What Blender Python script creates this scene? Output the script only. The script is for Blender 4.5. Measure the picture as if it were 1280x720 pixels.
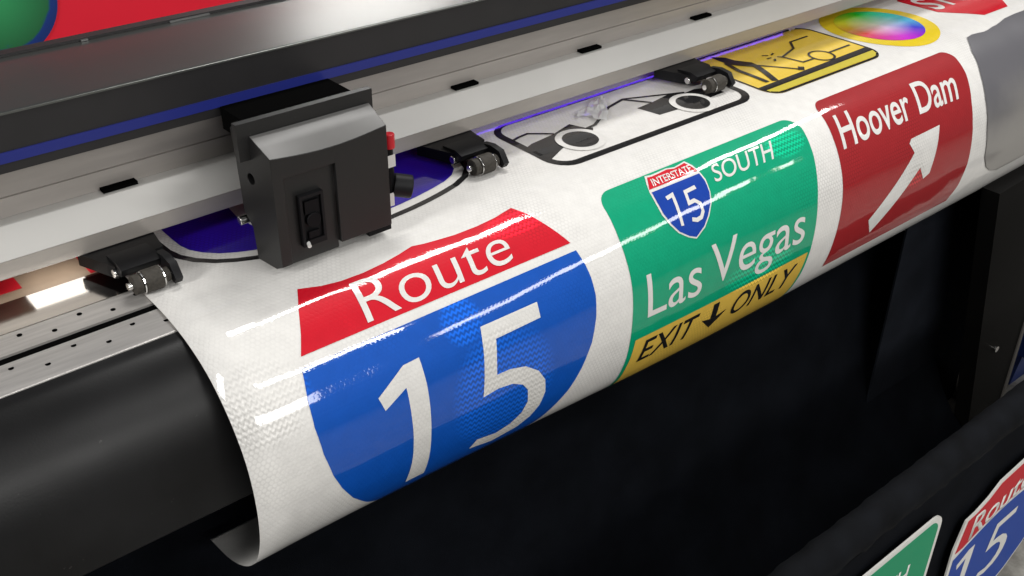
import bpy, bmesh, math, random
from mathutils import Vector, Matrix
random.seed(7)
for o in list(bpy.data.objects): bpy.data.objects.remove(o)
SC = bpy.context.scene
COL = SC.collection
PI = math.pi

# ------------------------------------------------------------------ camera, world, lamps, exposure
# world axes: X along the printer, Y away from the operator, Z up; platen top at z = 0, floor at z = -0.95
cd = bpy.data.cameras.new('camera'); cam = bpy.data.objects.new('camera', cd); COL.objects.link(cam)
cd.sensor_width = 36.0; cd.lens = 37.47; cd.clip_start = 0.02; cd.clip_end = 100
def cam_axes():
    f = 1332.246
    X = Vector((1860, -812, f)).normalized(); D = Vector((-20, 2140, f)).normalized()
    Y = X.cross(D).normalized(); Z = -D
    right = Vector((X[0], Y[0], Z[0])); up = -Vector((X[1], Y[1], Z[1])); back = -Vector((X[2], Y[2], Z[2]))
    return right, up, back
r_, u_, b_ = cam_axes()
cam.matrix_world = Matrix(((r_[0], u_[0], b_[0], 0), (r_[1], u_[1], b_[1], 0), (r_[2], u_[2], b_[2], 0.60), (0, 0, 0, 1)))
SC.camera = cam

W = bpy.data.worlds.new('World'); SC.world = W; W.use_nodes = True
W.node_tree.nodes['Background'].inputs[0].default_value = (0.95, 0.97, 1.0, 1)
W.node_tree.nodes['Background'].inputs[1].default_value = 0.10

def lamp(name, loc, sx, sy, rz, power, target=None, color=(1.0, 0.985, 0.955)):
    l = bpy.data.lights.new(name, 'AREA'); l.shape = 'RECTANGLE'; l.size = sx; l.size_y = sy
    l.energy = power; l.color = color
    o = bpy.data.objects.new(name, l); COL.objects.link(o); o.location = loc
    o.rotation_euler = (0, 0, rz)
    if target:
        d = Vector(target) - Vector(loc); o.rotation_euler = d.to_track_quat('-Z', 'Y').to_euler()
    return o
G = 1.56
lamp('ceiling_or_fill_lamp', (1.42, -0.93, 2.0), 1.25, 0.15, math.radians(-18), 15 * G)
lamp('ceiling_or_fill_lamp', (1.60, 1.46, 2.0), 1.3, 0.15, 0.0, 20 * G)
lamp('ceiling_or_fill_lamp', (3.45, 0.77, 2.0), 1.0, 0.15, math.radians(24.5), 14 * G)
lamp('ceiling_or_fill_lamp', (3.8, 5.8, 2.0), 1.5, 0.3, math.radians(15), 42 * G)
lamp('ceiling_or_fill_lamp', (0.6, -3.2, 1.9), 3.6, 0.5, 0.0, 52 * G, target=(.9, .8, -.1))
lamp('ceiling_or_fill_lamp', (-2.4, 0.3, 1.7), 0.5, 1.2, 0.0, 40 * G, target=(.33, .84, -.3))  # fill lamp added at the left to brighten the inside of the curl
lamp('ceiling_or_fill_lamp', (4.2, -2.6, 2.3), 2.4, 0.5, 0.6, 40 * G)

SC.view_settings.view_transform = 'Standard'; SC.view_settings.look = 'None'
SC.view_settings.exposure = 0.0; SC.view_settings.gamma = 1.0; SC.view_settings.use_curve_mapping = False

# ------------------------------------------------------------------ materials
def mat(name, base=(0.5, 0.5, 0.5), rough=0.5, metal=0.0, coat=0.0, coat_rough=0.05, spec=0.5, var=0.0, vscale=20, bump=0.0, bscale=200,
        sheen=0.0, stretch=None, rvar=0.0):
    m = bpy.data.materials.new(name); m.use_nodes = True; nt = m.node_tree; N = nt.nodes; Lk = nt.links
    p = N['Principled BSDF']
    p.inputs['Base Color'].default_value = (*base, 1); p.inputs['Roughness'].default_value = rough; p.inputs['Metallic'].default_value = metal
    p.inputs['Coat Weight'].default_value = coat; p.inputs['Coat Roughness'].default_value = coat_rough
    p.inputs['Specular IOR Level'].default_value = spec
    p.inputs['Sheen Weight'].default_value = sheen
    if var or bump or rvar:
        tc = N.new('ShaderNodeTexCoord'); mp = N.new('ShaderNodeMapping'); Lk.new(tc.outputs['Object'], mp.inputs['Vector'])
        if stretch: mp.inputs['Scale'].default_value = stretch
    if var:
        nz = N.new('ShaderNodeTexNoise'); nz.inputs['Scale'].default_value = vscale; nz.inputs['Detail'].default_value = 6
        Lk.new(mp.outputs[0], nz.inputs['Vector'])
        mr = N.new('ShaderNodeMapRange'); mr.inputs[1].default_value = 0.3; mr.inputs[2].default_value = 0.7
        mr.inputs[3].default_value = 1 - var; mr.inputs[4].default_value = 1 + var
        Lk.new(nz.outputs[0], mr.inputs[0])
        mx = N.new('ShaderNodeMix'); mx.data_type = 'RGBA'; mx.blend_type = 'MULTIPLY'; mx.inputs[0].default_value = 1.0
        mx.inputs[6].default_value = (*base, 1); Lk.new(mr.outputs[0], mx.inputs[7]); Lk.new(mx.outputs[2], p.inputs['Base Color'])
    if rvar:
        n3 = N.new('ShaderNodeTexNoise'); n3.inputs['Scale'].default_value = vscale * 0.6; n3.inputs['Detail'].default_value = 5
        Lk.new(mp.outputs[0], n3.inputs['Vector'])
        m3 = N.new('ShaderNodeMapRange'); m3.inputs[1].default_value = 0.3; m3.inputs[2].default_value = 0.7
        m3.inputs[3].default_value = rough - rvar; m3.inputs[4].default_value = rough + rvar
        Lk.new(n3.outputs[0], m3.inputs[0]); Lk.new(m3.outputs[0], p.inputs['Roughness'])
    if bump:
        n2 = N.new('ShaderNodeTexNoise'); n2.inputs['Scale'].default_value = bscale; n2.inputs['Detail'].default_value = 4
        Lk.new(mp.outputs[0], n2.inputs['Vector'])
        bp = N.new('ShaderNodeBump'); bp.inputs['Strength'].default_value = bump; bp.inputs['Distance'].default_value = 0.002
        Lk.new(n2.outputs[0], bp.inputs['Height']); Lk.new(bp.outputs[0], p.inputs['Normal'])
    return m

def sheet_mat(name, base, wheel=None, metal=0.04, rough=0.45, pale=False):
    """glossy reflective sheeting: clear face film over a honeycomb of cells (7 mm), in the sheet's own metres (UV)"""
    m = bpy.data.materials.new(name); m.use_nodes = True; nt = m.node_tree; N = nt.nodes; Lk = nt.links
    p = N['Principled BSDF']
    def math_(op, a, b=None):
        n = N.new('ShaderNodeMath'); n.operation = op
        for i, v in enumerate((a, b)):
            if v is None: continue
            if isinstance(v, (int, float)): n.inputs[i].default_value = v
            else: Lk.new(v, n.inputs[i])
        return n.outputs[0]
    tc = N.new('ShaderNodeTexCoord'); sp = N.new('ShaderNodeSeparateXYZ'); Lk.new(tc.outputs['UV'], sp.inputs[0])
    u, v = sp.outputs[0], sp.outputs[1]
    nzw = N.new('ShaderNodeTexNoise'); nzw.inputs['Scale'].default_value = 30; Lk.new(tc.outputs['UV'], nzw.inputs['Vector'])
    k = 4 * PI / (math.sqrt(3) * 0.0058)
    terms = []
    for a in (90, 150, 210):
        c, s = math.cos(math.radians(a)) * k, math.sin(math.radians(a)) * k
        terms.append(math_('COSINE', math_('ADD', math_('MULTIPLY', u, c), math_('MULTIPLY', v, s))))
    f = math_('ADD', math_('ADD', terms[0], terms[1]), terms[2])
    mr = N.new('ShaderNodeMapRange'); mr.interpolation_type = 'SMOOTHSTEP'
    mr.inputs[1].default_value = -1.25; mr.inputs[2].default_value = 0.3; mr.inputs[3].default_value = 0; mr.inputs[4].default_value = 1
    Lk.new(f, mr.inputs[0]); cell = mr.outputs[0]
    # the same cells read as zigzag rows where the prisms line up
    zz = math_('ADD', math_('MULTIPLY', v, 2 * PI / 0.0072), math_('MULTIPLY', math_('COSINE', math_('MULTIPLY', u, 2 * PI / 0.0066)), 1.25))
    zig = math_('ADD', 0.5, math_('MULTIPLY', math_('COSINE', zz), 0.5))
    # patches where the cell walls show more
    nz = N.new('ShaderNodeTexNoise'); nz.inputs['Scale'].default_value = 7; nz.inputs['Detail'].default_value = 2; Lk.new(tc.outputs['UV'], nz.inputs['Vector'])
    pm = N.new('ShaderNodeMapRange'); pm.inputs[1].default_value = 0.50 if pale else 0.56; pm.inputs[2].default_value = 0.68 if pale else 0.70; pm.inputs[3].default_value = 0.02 if pale else 0.0; pm.inputs[4].default_value = 0.15 if pale else 0.30
    Lk.new(nz.outputs[0], pm.inputs[0])
    dark = math_('ADD', 1.0, math_('MULTIPLY', pm.outputs[0], math_('SUBTRACT', cell, 1.0 if pale else 0.55)))
    # glints painted at hand-set places: brighter colour, more metal, deeper zigzag bump
    glints = None
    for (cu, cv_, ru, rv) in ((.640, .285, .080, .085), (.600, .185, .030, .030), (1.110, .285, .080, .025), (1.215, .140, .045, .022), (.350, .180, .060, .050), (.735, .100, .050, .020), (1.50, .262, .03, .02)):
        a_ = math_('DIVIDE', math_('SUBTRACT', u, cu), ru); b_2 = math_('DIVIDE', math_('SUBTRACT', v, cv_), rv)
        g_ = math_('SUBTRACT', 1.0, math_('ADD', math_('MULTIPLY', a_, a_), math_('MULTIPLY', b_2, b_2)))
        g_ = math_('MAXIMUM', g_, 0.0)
        glints = g_ if glints is None else math_('MAXIMUM', glints, g_)
    glints = math_('MULTIPLY', math_('MINIMUM', math_('MULTIPLY', glints, 2.0), 1.0), math_('MULTIPLY', nz.outputs[0], 1.6))
    dark = math_('ADD', dark, math_('MULTIPLY', glints, math_('MULTIPLY', math_('SUBTRACT', zig, 0.45 if pale else 0.12), 0.16 if pale else 1.5)))
    # faint streaks and mottling of the ink
    n4 = N.new('ShaderNodeTexNoise'); n4.inputs['Scale'].default_value = 60; n4.inputs['Detail'].default_value = 5; Lk.new(tc.outputs['UV'], n4.inputs['Vector'])
    m4 = N.new('ShaderNodeMapRange'); m4.inputs[1].default_value = 0.3; m4.inputs[2].default_value = 0.7; m4.inputs[3].default_value = 0.95; m4.inputs[4].default_value = 1.03
    Lk.new(n4.outputs[0], m4.inputs[0])
    fac = math_('MULTIPLY', dark, m4.outputs[0])
    mx = N.new('ShaderNodeMix'); mx.data_type = 'RGBA'; mx.blend_type = 'MULTIPLY'; mx.inputs[0].default_value = 1.0
    mx.inputs[6].default_value = (*base, 1)
    if wheel:   # printed colour wheel: hue by angle, pale towards the middle
        du = math_('SUBTRACT', u, wheel[0]); dv = math_('SUBTRACT', v, wheel[1])
        ang = math_('ARCTAN2', dv, du)
        hue = math_('FRACT', math_('ADD', math_('DIVIDE', ang, 2 * PI), 0.66 - 45 / 360 + 1))
        rad = math_('SQRT', math_('ADD', math_('MULTIPLY', du, du), math_('MULTIPLY', dv, dv)))
        ms = N.new('ShaderNodeMapRange'); ms.inputs[1].default_value = 0; ms.inputs[2].default_value = 0.06; ms.inputs[3].default_value = 0.1; ms.inputs[4].default_value = 0.96
        Lk.new(rad, ms.inputs[0])
        hs = N.new('ShaderNodeCombineColor'); hs.mode = 'HSV'; Lk.new(hue, hs.inputs[0]); Lk.new(ms.outputs[0], hs.inputs[1]); hs.inputs[2].default_value = 0.62
        Lk.new(hs.outputs[0], mx.inputs[6])
    Lk.new(fac, mx.inputs[7]); Lk.new(mx.outputs[2], p.inputs['Base Color'])
    Lk.new(math_('ADD', metal, math_('MULTIPLY', glints, 0.12 if pale else 0.22)), p.inputs['Metallic']); p.inputs['Roughness'].default_value = rough
    p.inputs['Specular IOR Level'].default_value = 0.10
    bp = N.new('ShaderNodeBump'); bp.inputs['Strength'].default_value = 0.30 if pale else 0.16; bp.inputs['Distance'].default_value = 0.0006
    Lk.new(math_('ADD', math_('MULTIPLY', cell, 0.6), math_('MULTIPLY', zig, math_('ADD', 0.35, math_('MULTIPLY', glints, 3.0)))), bp.inputs['Height']); Lk.new(bp.outputs[0], p.inputs['Normal'])
    p.inputs['Coat Weight'].default_value = 1.0; p.inputs['Coat Roughness'].default_value = 0.045; p.inputs['Coat IOR'].default_value = 1.5
    b2 = N.new('ShaderNodeBump'); b2.inputs['Strength'].default_value = 0.16; b2.inputs['Distance'].default_value = 0.0004
    h2 = math_('ADD', math_('MULTIPLY', cell, 0.10), math_('MULTIPLY', nzw.outputs[0], 3.2))
    Lk.new(h2, b2.inputs['Height']); Lk.new(b2.outputs[0], p.inputs['Coat Normal'])
    return m

M = {}
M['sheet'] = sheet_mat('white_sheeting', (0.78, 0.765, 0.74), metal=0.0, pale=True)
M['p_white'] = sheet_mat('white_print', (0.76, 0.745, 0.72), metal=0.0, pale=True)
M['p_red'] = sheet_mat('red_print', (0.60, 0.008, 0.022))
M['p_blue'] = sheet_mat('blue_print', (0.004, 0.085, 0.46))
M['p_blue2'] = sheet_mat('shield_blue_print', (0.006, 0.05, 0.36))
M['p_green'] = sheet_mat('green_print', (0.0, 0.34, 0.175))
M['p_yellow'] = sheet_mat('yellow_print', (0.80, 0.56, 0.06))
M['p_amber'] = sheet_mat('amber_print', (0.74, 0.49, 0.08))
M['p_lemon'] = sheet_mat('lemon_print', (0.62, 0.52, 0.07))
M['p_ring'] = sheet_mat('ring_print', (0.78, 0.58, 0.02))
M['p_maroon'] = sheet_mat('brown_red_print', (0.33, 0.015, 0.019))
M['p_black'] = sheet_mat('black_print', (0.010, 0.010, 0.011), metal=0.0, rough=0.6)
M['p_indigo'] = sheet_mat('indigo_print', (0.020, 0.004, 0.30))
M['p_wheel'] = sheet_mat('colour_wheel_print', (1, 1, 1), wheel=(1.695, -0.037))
M['black_plastic'] = mat('black_plastic', (0.006, 0.006, 0.007), 0.5, spec=0.2, var=0.15, vscale=60, bump=0.05, bscale=900)
M['carriage'] = mat('carriage_plastic', (0.0085, 0.0083, 0.0085), 0.42, coat=0.1, coat_rough=0.30, var=0.08, vscale=40, bump=0.04, bscale=1500)
M['carriage_top_sheen'] = mat('carriage_top_sheen', (0.12, 0.118, 0.115), 0.42, var=0.05, vscale=40, bump=0.03, bscale=1500)  # lighter grey paints the lamp sheen onto the carriage's sloping top
M['black_gloss'] = mat('black_gloss', (0.004, 0.004, 0.005), 0.45, spec=0.15)
M['void'] = mat('dark_gap', (0.003, 0.003, 0.003), 0.9, spec=0.0)
M['apron'] = mat('apron_black', (0.0080, 0.0080, 0.0085), 0.40, spec=0.26, var=0.4, vscale=9, bump=0.05, bscale=500, rvar=0.06)
def add_specks(m, base, speck, scale, thr):
    nt = m.node_tree; N = nt.nodes; p = N['Principled BSDF']; src = p.inputs['Base Color'].links[0].from_socket
    tc = N.new('ShaderNodeTexCoord'); a = N.new('ShaderNodeTexNoise'); a.inputs['Scale'].default_value = scale; a.inputs['Detail'].default_value = 3; a.inputs['Roughness'].default_value = 0.75
    nt.links.new(tc.outputs['Object'], a.inputs['Vector'])
    mr = N.new('ShaderNodeMapRange'); mr.inputs[1].default_value = thr; mr.inputs[2].default_value = thr + .05; nt.links.new(a.outputs[0], mr.inputs[0])
    mx = N.new('ShaderNodeMix'); mx.data_type = 'RGBA'; nt.links.new(mr.outputs[0], mx.inputs[0]); nt.links.new(src, mx.inputs[6]); mx.inputs[7].default_value = (*speck, 1)
    nt.links.new(mx.outputs[2], p.inputs['Base Color'])
add_specks(M['apron'], None, (0.045, 0.044, 0.042), 70, 0.70)
add_specks(M['carriage'], None, (0.035, 0.034, 0.033), 160, 0.70)
M['cover_black'] = mat('cover_black', (0.013, 0.012, 0.013), 0.5, var=0.1, vscale=30)
M['cover_metal'] = mat('cover_metal', (0.17, 0.176, 0.17), 0.29, metal=0.85, var=0.05, vscale=5, rvar=0.02)
M['cover_edge'] = mat('cover_edge', (0.20, 0.20, 0.20), 0.45, metal=0.8)
M['stripe'] = mat('blue_stripe', (0.010, 0.018, 0.18), 0.45)
M['beam'] = mat('beam_taupe', (0.41, 0.38, 0.355), 0.45, metal=0.35, var=0.06, vscale=12, stretch=(1, 8, 8))
M['band'] = mat('band_grey', (0.50, 0.49, 0.47), 0.42, metal=0.1, var=0.03, vscale=10)
M['rail'] = mat('rail_grey', (0.40, 0.37, 0.34), 0.4, metal=0.4, var=0.05, vscale=14, stretch=(1, 6, 6))
M['steel'] = mat('platen_steel', (0.52, 0.50, 0.48), 0.34, metal=0.55, var=0.10, vscale=40, stretch=(0.4, 6, 6), rvar=0.06)
M['steel_shiny'] = mat('polished_steel', (0.66, 0.64, 0.61), 0.13, metal=1.0, var=0.08, vscale=20, stretch=(0.4, 6, 6), rvar=0.03)
M['brown'] = mat('feed_plate_brown', (0.42, 0.32, 0.23), 0.45, metal=0.2, var=0.1)
M['chrome'] = mat('chrome', (0.75, 0.74, 0.72), 0.18, metal=1.0)
M['rubber'] = mat('roller_rubber', (0.048, 0.043, 0.036), 0.6, spec=0.25, var=0.25, vscale=300, bump=0.2, bscale=600)
M['red_tape'] = mat('red_tape', (0.62, 0.012, 0.025), 0.45)
M['white_tape'] = mat('white_tape', (0.82, 0.80, 0.78), 0.25, coat=0.6)
M['red_banner'] = mat('red_banner', (0.74, 0.008, 0.030), 0.5, var=0.04, vscale=6)
M['red_cap'] = mat('red_cap', (0.5, 0.01, 0.02), 0.35)
M['label'] = mat('label_white', (0.6, 0.6, 0.58), 0.5)
M['fabric'] = mat('black_fabric', (0.0085, 0.0102, 0.0145), 0.9, spec=0.12, var=0.3, vscale=12, bump=0.25, bscale=900, sheen=0.0)
M['fabric_fold'] = mat('black_fabric_sleeve', (0.0036, 0.0042, 0.0058), 0.85, spec=0.12, var=0.4, vscale=20, bump=0.25, bscale=700, sheen=0.0)
M['leg'] = mat('leg_black', (0.0032, 0.0030, 0.0028), 0.6, spec=0.10, var=0.1)
M['leg_edge'] = mat('leg_edge_grey', (0.16, 0.15, 0.14), 0.45, metal=0.4)
M['bin'] = mat('bin_blue', (0.008, 0.035, 0.20), 0.5, var=0.1, vscale=8)
M['foil'] = mat('crumpled_film', (0.86, 0.86, 0.86), 0.35, coat=0.7)
M['tin_white'] = mat('panel_white', (0.74, 0.73, 0.70), 0.4)
M['tin_red'] = mat('panel_red', (0.52, 0.010, 0.022), 0.4, spec=0.1)
M['tin_blue'] = mat('panel_blue', (0.010, 0.055, 0.33), 0.4, spec=0.1)
M['tin_green'] = mat('panel_green', (0.01, 0.28, 0.13), 0.4, spec=0.1)

def floor_mat():
    m = bpy.data.materials.new('speckled_floor'); m.use_nodes = True; N = m.node_tree.nodes; Lk = m.node_tree.links; p = N['Principled BSDF']
    tc = N.new('ShaderNodeTexCoord')
    a = N.new('ShaderNodeTexNoise'); a.inputs['Scale'].default_value = 14; a.inputs['Detail'].default_value = 8; a.inputs['Roughness'].default_value = 0.7
    Lk.new(tc.outputs['Object'], a.inputs['Vector'])
    cr = N.new('ShaderNodeValToRGB'); cr.color_ramp.elements[0].position = 0.35; cr.color_ramp.elements[0].color = (0.20, 0.19, 0.17, 1)
    cr.color_ramp.elements[1].position = 0.68; cr.color_ramp.elements[1].color = (0.50, 0.48, 0.44, 1)
    Lk.new(a.outputs[0], cr.inputs[0]); Lk.new(cr.outputs[0], p.inputs['Base Color']); p.inputs['Roughness'].default_value = 0.8
    b = N.new('ShaderNodeBump'); b.inputs['Strength'].default_value = 0.3; b.inputs['Distance'].default_value = 0.003
    Lk.new(a.outputs[0], b.inputs['Height']); Lk.new(b.outputs[0], p.inputs['Normal'])
    return m
M['floor'] = floor_mat()

def film_mat():
    m = bpy.data.materials.new('grey_film'); m.use_nodes = True; N = m.node_tree.nodes; Lk = m.node_tree.links; p = N['Principled BSDF']
    tc = N.new('ShaderNodeTexCoord'); sp = N.new('ShaderNodeSeparateXYZ'); Lk.new(tc.outputs['UV'], sp.inputs[0])
    a = N.new('ShaderNodeTexNoise'); a.inputs['Scale'].default_value = 14; a.inputs['Detail'].default_value = 3; Lk.new(tc.outputs['UV'], a.inputs['Vector'])
    k1 = N.new('ShaderNodeMath'); k1.operation = 'MULTIPLY_ADD'; Lk.new(sp.outputs[0], k1.inputs[0]); k1.inputs[1].default_value = 0.22; Lk.new(sp.outputs[1], k1.inputs[2])
    k2 = N.new('ShaderNodeMath'); k2.operation = 'MULTIPLY_ADD'; Lk.new(a.outputs[0], k2.inputs[0]); k2.inputs[1].default_value = 0.07; Lk.new(k1.outputs[0], k2.inputs[2])
    mr = N.new('ShaderNodeMapRange'); mr.interpolation_type = 'SMOOTHSTEP'; mr.inputs[1].default_value = 0.59; mr.inputs[2].default_value = 0.72; Lk.new(k2.outputs[0], mr.inputs[0])
    cr = N.new('ShaderNodeValToRGB'); cr.color_ramp.elements[0].color = (0.125, 0.122, 0.135, 1); cr.color_ramp.elements[1].color = (0.27, 0.258, 0.245, 1)
    Lk.new(mr.outputs[0], cr.inputs[0]); Lk.new(cr.outputs[0], p.inputs['Base Color']); p.inputs['Roughness'].default_value = 0.34
    p.inputs['Coat Weight'].default_value = 0.9; p.inputs['Coat Roughness'].default_value = 0.10
    n = N.new('ShaderNodeTexNoise'); n.inputs['Scale'].default_value = 26; n.inputs['Detail'].default_value = 2; n.inputs['Distortion'].default_value = 1.0
    Lk.new(tc.outputs['UV'], n.inputs['Vector'])
    b = N.new('ShaderNodeBump'); b.inputs['Strength'].default_value = 0.16; b.inputs['Distance'].default_value = 0.002
    Lk.new(n.outputs[0], b.inputs['Height']); Lk.new(b.outputs[0], p.inputs['Coat Normal'])
    return m
M['film'] = film_mat()

def globe_mat(cx, cz, rad):
    """printed globe: green land, blue sea and a blue rim"""
    m = bpy.data.materials.new('globe_print'); m.use_nodes = True; N = m.node_tree.nodes; Lk = m.node_tree.links; p = N['Principled BSDF']
    tc = N.new('ShaderNodeTexCoord')
    a = N.new('ShaderNodeTexNoise'); a.inputs['Scale'].default_value = 16; a.inputs['Detail'].default_value = 4; a.inputs['Distortion'].default_value = 0.4
    Lk.new(tc.outputs['Object'], a.inputs['Vector'])
    sub = N.new('ShaderNodeVectorMath'); sub.operation = 'DISTANCE'; sub.inputs[1].default_value = (cx, 1.4185, cz); Lk.new(tc.outputs['Object'], sub.inputs[0])
    rim = N.new('ShaderNodeMapRange'); rim.inputs[1].default_value = rad * .80; rim.inputs[2].default_value = rad * .97; rim.inputs[3].default_value = 0.09; rim.inputs[4].default_value = -0.30
    Lk.new(sub.outputs['Value'], rim.inputs[0])
    ad = N.new('ShaderNodeMath'); ad.operation = 'ADD'; Lk.new(a.outputs[0], ad.inputs[0]); Lk.new(rim.outputs[0], ad.inputs[1])
    cr = N.new('ShaderNodeValToRGB'); cr.color_ramp.elements[0].position = 0.38; cr.color_ramp.elements[0].color = (0.006, 0.07, 0.42, 1)
    cr.color_ramp.elements[1].position = 0.49; cr.color_ramp.elements[1].color = (0.022, 0.25, 0.085, 1)
    Lk.new(ad.outputs[0], cr.inputs[0]); p.inputs['Roughness'].default_value = 0.45
    off = N.new('ShaderNodeVectorMath'); off.operation = 'DISTANCE'; off.inputs[1].default_value = (cx - .012, 1.4185, cz + .014); Lk.new(tc.outputs['Object'], off.inputs[0])
    mo = N.new('ShaderNodeMapRange'); mo.inputs[1].default_value = rad * .2; mo.inputs[2].default_value = rad * 1.22; mo.inputs[3].default_value = 1.25; mo.inputs[4].default_value = 0.38; Lk.new(off.outputs['Value'], mo.inputs[0])
    mm = N.new('ShaderNodeMix'); mm.data_type = 'RGBA'; mm.blend_type = 'MULTIPLY'; mm.inputs[0].default_value = 1.0
    Lk.new(cr.outputs[0], mm.inputs[6]); Lk.new(mo.outputs[0], mm.inputs[7]); Lk.new(mm.outputs[2], p.inputs['Base Color'])      # the artwork is a rounded globe
    return m
M['globe'] = globe_mat(.360, .192, .0695)
def led_mat():
    m = bpy.data.materials.new('violet_led'); m.use_nodes = True; p = m.node_tree.nodes['Principled BSDF']
    p.inputs['Base Color'].default_value = (0.1, 0.05, 0.5, 1)
    p.inputs['Emission Color'].default_value = (0.16, 0.06, 1.0, 1); p.inputs['Emission Strength'].default_value = 5.0
    return m
M['led'] = led_mat()
M['added_glow_panel'] = mat('white_glow_panel', (0.8, 0.8, 0.8), 0.4)
M['added_glow_panel'].node_tree.nodes['Principled BSDF'].inputs['Emission Color'].default_value = (1.0, 0.97, 0.93, 1)
M['added_glow_panel'].node_tree.nodes['Principled BSDF'].inputs['Emission Strength'].default_value = 1.8

# ------------------------------------------------------------------ helpers
def link(name, me, m, parent=None, smooth=None):
    o = bpy.data.objects.new(name, me); COL.objects.link(o)
    if m is not None: me.materials.clear(); me.materials.append(m)
    if parent is not None: o.parent = parent
    if smooth is not None:
        for p in me.polygons: p.use_smooth = smooth
    return o
def obj(name, bm, m, parent=None, smooth=False, bevel=0.0, seg=2):
    if bevel:
        bmesh.ops.bevel(bm, geom=[e for e in bm.edges if e.is_manifold and e.calc_face_angle(0) > 0.4], offset=bevel, segments=seg, profile=0.5, affect='EDGES', clamp_overlap=True)
    bmesh.ops.recalc_face_normals(bm, faces=bm.faces)
    me = bpy.data.meshes.new(name); bm.to_mesh(me); bm.free()
    o = link(name, me, m, parent)
    if smooth or bevel:
        for p in me.polygons: p.use_smooth = True
        me.set_sharp_from_angle(angle=math.radians(35 if not bevel else 60))
        if bevel: wn = o.modifiers.new('wn', 'WEIGHTED_NORMAL'); wn.keep_sharp = True
    return o
def thing(name, label, cat, loc=(0, 0, 0), group=None):
    o = bpy.data.objects.new(name, None); COL.objects.link(o); o.location = loc; o.empty_display_size = 0.05
    o['label'] = label; o['category'] = cat
    if group: o['group'] = group
    return o
def tag(o, label, cat, group=None):
    o['label'] = label; o['category'] = cat
    if group: o['group'] = group
    return o
def box(bm, x0, x1, y0, y1, z0, z1):
    vs = [bm.verts.new(c) for c in ((x0, y0, z0), (x1, y0, z0), (x1, y1, z0), (x0, y1, z0), (x0, y0, z1), (x1, y0, z1), (x1, y1, z1), (x0, y1, z1))]
    for f in ((0, 3, 2, 1), (4, 5, 6, 7), (0, 1, 5, 4), (1, 2, 6, 5), (2, 3, 7, 6), (3, 0, 4, 7)): bm.faces.new([vs[i] for i in f])
    return bm
def BX(*a): return box(bmesh.new(), *a)
def prism_x(bm, prof, x0, x1):      # closed (y, z) outline pushed along X
    a = [bm.verts.new((x0, y, z)) for y, z in prof]; b = [bm.verts.new((x1, y, z)) for y, z in prof]
    n = len(prof)
    for i in range(n): bm.faces.new((a[i], a[(i + 1) % n], b[(i + 1) % n], b[i]))
    bm.faces.new(a[::-1]); bm.faces.new(b)
    return bm
def PX(prof, x0, x1): return prism_x(bmesh.new(), prof, x0, x1)
def prism_y(bm, prof, y0, y1):      # closed (x, z) outline pushed along Y
    a = [bm.verts.new((x, y0, z)) for x, z in prof]; b = [bm.verts.new((x, y1, z)) for x, z in prof]
    n = len(prof)
    for i in range(n): bm.faces.new((a[i], a[(i + 1) % n], b[(i + 1) % n], b[i]))
    bm.faces.new(a[::-1]); bm.faces.new(b)
    return bm
def cyl(bm, c, axis, r, length, n=24, r2=None):     # cylinder centred at c
    r2 = r if r2 is None else r2
    ax = Vector(axis).normalized(); q = ax.to_track_quat('Z', 'Y')
    mtx = Matrix.Translation(Vector(c)) @ q.to_matrix().to_4x4()
    bmesh.ops.create_cone(bm, cap_ends=True, segments=n, radius1=r, radius2=r2, depth=length, matrix=mtx)
    return bm
def CY(*a, **k): return cyl(bmesh.new(), *a, **k)
def cut(o, bm):     # carve bm out of o's mesh and leave no cutter behind
    bmesh.ops.recalc_face_normals(bm, faces=bm.faces)
    me = bpy.data.meshes.new('tmp'); bm.to_mesh(me); bm.free(); c = bpy.data.objects.new('tmp', me); COL.objects.link(c)
    md = o.modifiers.new('b', 'BOOLEAN'); md.object = c; md.operation = 'DIFFERENCE'; md.solver = 'EXACT'
    dg = bpy.context.evaluated_depsgraph_get(); dg.update()
    new = bpy.data.meshes.new_from_object(o.evaluated_get(dg)); o.modifiers.clear(); o.data = new
    bpy.data.objects.remove(c); bpy.data.meshes.remove(me)

# ------------------------------------------------------------------ floor
bm = bmesh.new(); bmesh.ops.create_grid(bm, x_segments=2, y_segments=2, size=8)
fl = obj('floor', bm, M['floor']); fl.location = (1.5, 0.5, -0.95); fl['kind'] = 'structure'

# ------------------------------------------------------------------ the sheet's cross-section
PROF = [(1.45, 0), (1.2, 0.0), (1.05, 0.0), (.9615, 0.0), (.914, -.0022), (.8713, -.0105), (.8357, -.0260), (.8090, -.0480), (.7883, -.0745), (.7745, -.1025),
        (.7675, -.1350), (.7665, -.1720), (.7725, -.2090), (.7900, -.2480), (.8230, -.2820), (.8650, -.3040), (.9178, -.3140)]
def catmull(P, n=24):
    P = [Vector(p) for p in P]; Q = [2 * P[0] - P[1]] + P + [2 * P[-1] - P[-2]]; out = []
    for i in range(len(P) - 1):
        p0, p1, p2, p3 = Q[i:i + 4]
        t0 = 0; t1 = t0 + (p1 - p0).length ** .5; t2 = t1 + (p2 - p1).length ** .5; t3 = t2 + (p3 - p2).length ** .5
        for j in range(n):
            t = t1 + (t2 - t1) * j / n
            a1 = (t1 - t) / (t1 - t0) * p0 + (t - t0) / (t1 - t0) * p1; a2 = (t2 - t) / (t2 - t1) * p1 + (t - t1) / (t2 - t1) * p2
            a3 = (t3 - t) / (t3 - t2) * p2 + (t - t2) / (t3 - t2) * p3
            b1 = (t2 - t) / (t2 - t0) * a1 + (t - t0) / (t2 - t0) * a2; b2 = (t3 - t) / (t3 - t1) * a2 + (t - t1) / (t3 - t1) * a3
            out.append((t2 - t) / (t2 - t1) * b1 + (t - t1) / (t2 - t1) * b2)
    out.append(P[-1]); return out
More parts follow.
